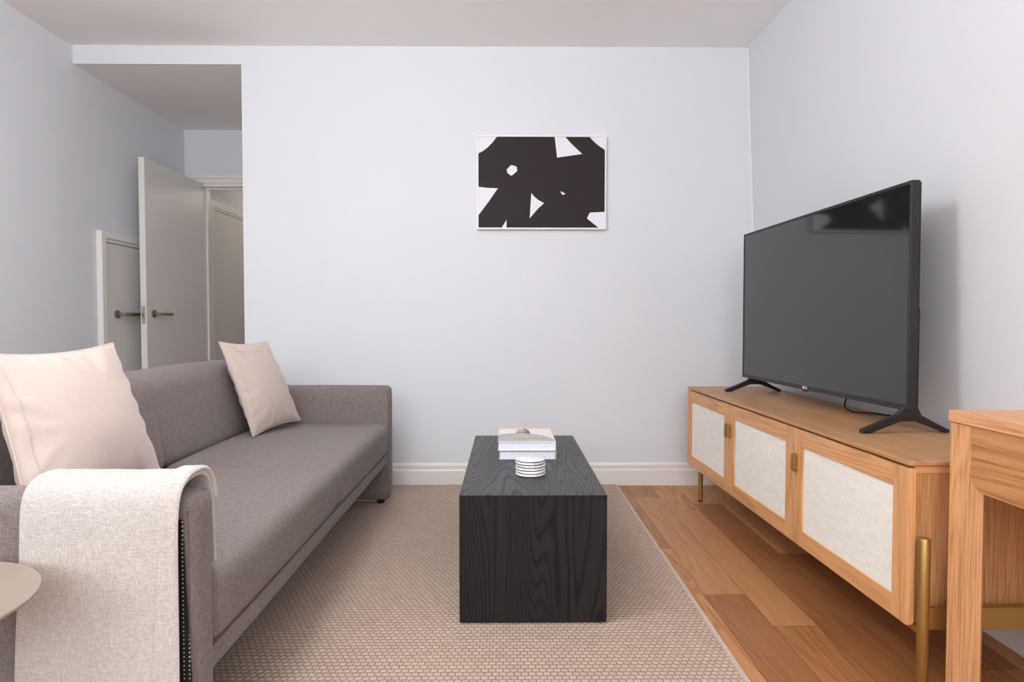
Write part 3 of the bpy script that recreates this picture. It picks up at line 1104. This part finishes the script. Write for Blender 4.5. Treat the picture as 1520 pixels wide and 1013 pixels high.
# cable hanging in a loop below the set
bm = NB()
tube(bm, smooth_path([(1.322, 2.40, .720), (1.328, 2.455, .672), (1.334, 2.478, .648), (1.340, 2.485, .632), (1.358, 2.462, .6175), (1.390, 2.447, .6165), (1.420, 2.412, .6170), (1.436, 2.38, .6165), (1.446, 2.36, .6165)], 8), .0036, 10)
obj('power_cable', bm, M['black'], loc=(1.39, 2.41, SZ), smooth=180, label='black cable looping onto the sideboard under the television', cat='cable')

# ------------------------------------------------------------------ desk, right foreground
DT = .750
k = thing('desk', 'oak desk at the right edge, in front of the sideboard', 'desk', (1.28, .95, 0))
bm = NB(); prism(bm, [(1.096, .30), (1.096, 1.555), (1.106, 1.566), (1.455, 1.566), (1.455, .30)], DT - .0265, DT, 'Z', r=.002, seg=2)
obj('desktop', bm, M['deskY'], k)
for (ya, yb_, sg) in ((1.552, 1.445, 1), (.32, .42, -1)):
    for (xa, sx) in ((1.100, 1), (1.450, -1)):
        bm = NB()
        y2 = yb_ + sg * .042
        prism(bm, [(xa, ya), (xa + sx * .004, yb_), (xa + sx * .040, y2), (xa + sx * .040, ya)], 0, DT - .0266, 'Z', r=.0015, seg=1)
        obj('leg', bm, M['deskZ'], k)
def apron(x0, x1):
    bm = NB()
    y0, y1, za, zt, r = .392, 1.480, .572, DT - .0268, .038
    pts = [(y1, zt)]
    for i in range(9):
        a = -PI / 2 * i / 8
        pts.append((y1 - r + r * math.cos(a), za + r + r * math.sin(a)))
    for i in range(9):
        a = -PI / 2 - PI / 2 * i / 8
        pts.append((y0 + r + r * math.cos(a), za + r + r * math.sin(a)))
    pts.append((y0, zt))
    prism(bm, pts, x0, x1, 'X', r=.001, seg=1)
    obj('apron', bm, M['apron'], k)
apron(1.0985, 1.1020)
bm = NB(); box(bm, 1.141, 1.409, .34, .36, .60, DT - .027)
obj('end_rail', bm, M['deskX'], k)

# ------------------------------------------------------------------ light
w = bpy.data.worlds.new('sky')
S.world = w
w.use_nodes = True
bg = w.node_tree.nodes['Background']
bg.inputs[0].default_value = (.92, .95, 1.0, 1)
bg.inputs[1].default_value = 1.0

def area(name, loc, rot, sx, sy, power, col):
    l = bpy.data.lights.new(name, 'AREA')
    l.shape = 'RECTANGLE'
    l.size, l.size_y = sx, sy
    l.energy = power
    l.color = col
    o = bpy.data.objects.new(name, l)
    COL.objects.link(o)
    o.location = loc
    o.rotation_euler = rot
    return o
for i, (a, b_) in enumerate(WX):
    area('daylight', ((a + b_) / 2, YR - .30, (WZ0 + WZ1) / 2 + .1), (PI / 2, 0, 0), b_ - a, WZ1 - WZ0, (44, 44)[i], (.90, .95, 1.0))
    # added fill light outside each window, tilted up to brighten the ceiling
    area('upward_fill', ((a + b_) / 2, YR - .55, .75), (PI / 2 + .6, 0, 0), b_ - a, .9, (210, 170)[i], (.95, .97, 1.0))
l = bpy.data.lights.new('room_fill', 'POINT')  # added fill light out of view, evens the brightness of walls and ceiling
l.shadow_soft_size = .22; l.energy = 42; l.color = (.95, .97, 1.0)
o = bpy.data.objects.new('room_fill', l); COL.objects.link(o); o.location = (-.72, 1.45, 2.16)
l = bpy.data.lights.new('hall_fill', 'POINT')  # added fill light with no fitting, lifts the dark hall beyond the doorway
l.energy = 4; l.color = (1.0, .86, .70); l.shadow_soft_size = .12
o = bpy.data.objects.new('hall_fill', l); COL.objects.link(o); o.location = (-1.75, 6.1, 2.2)

# ------------------------------------------------------------------ camera
F = 940.0
cam = bpy.data.cameras.new('camera')
cam.sensor_width = 36
cam.sensor_fit = 'HORIZONTAL'
cam.lens = F / 1520 * 36
cam.clip_start = .02
co = bpy.data.objects.new('camera', cam)
COL.objects.link(co)
co.location = (0, 0, .97)
co.rotation_euler = (PI / 2 - math.atan(28.5 / F), 0, -math.atan(8 / F))
S.camera = co
vs = S.view_settings
vs.view_transform = 'Standard'
vs.look = 'None'
vs.gamma = 1
vs.use_curve_mapping = False
vs.exposure = 0.31
S.cycles.max_bounces = 10
S.cycles.diffuse_bounces = 7
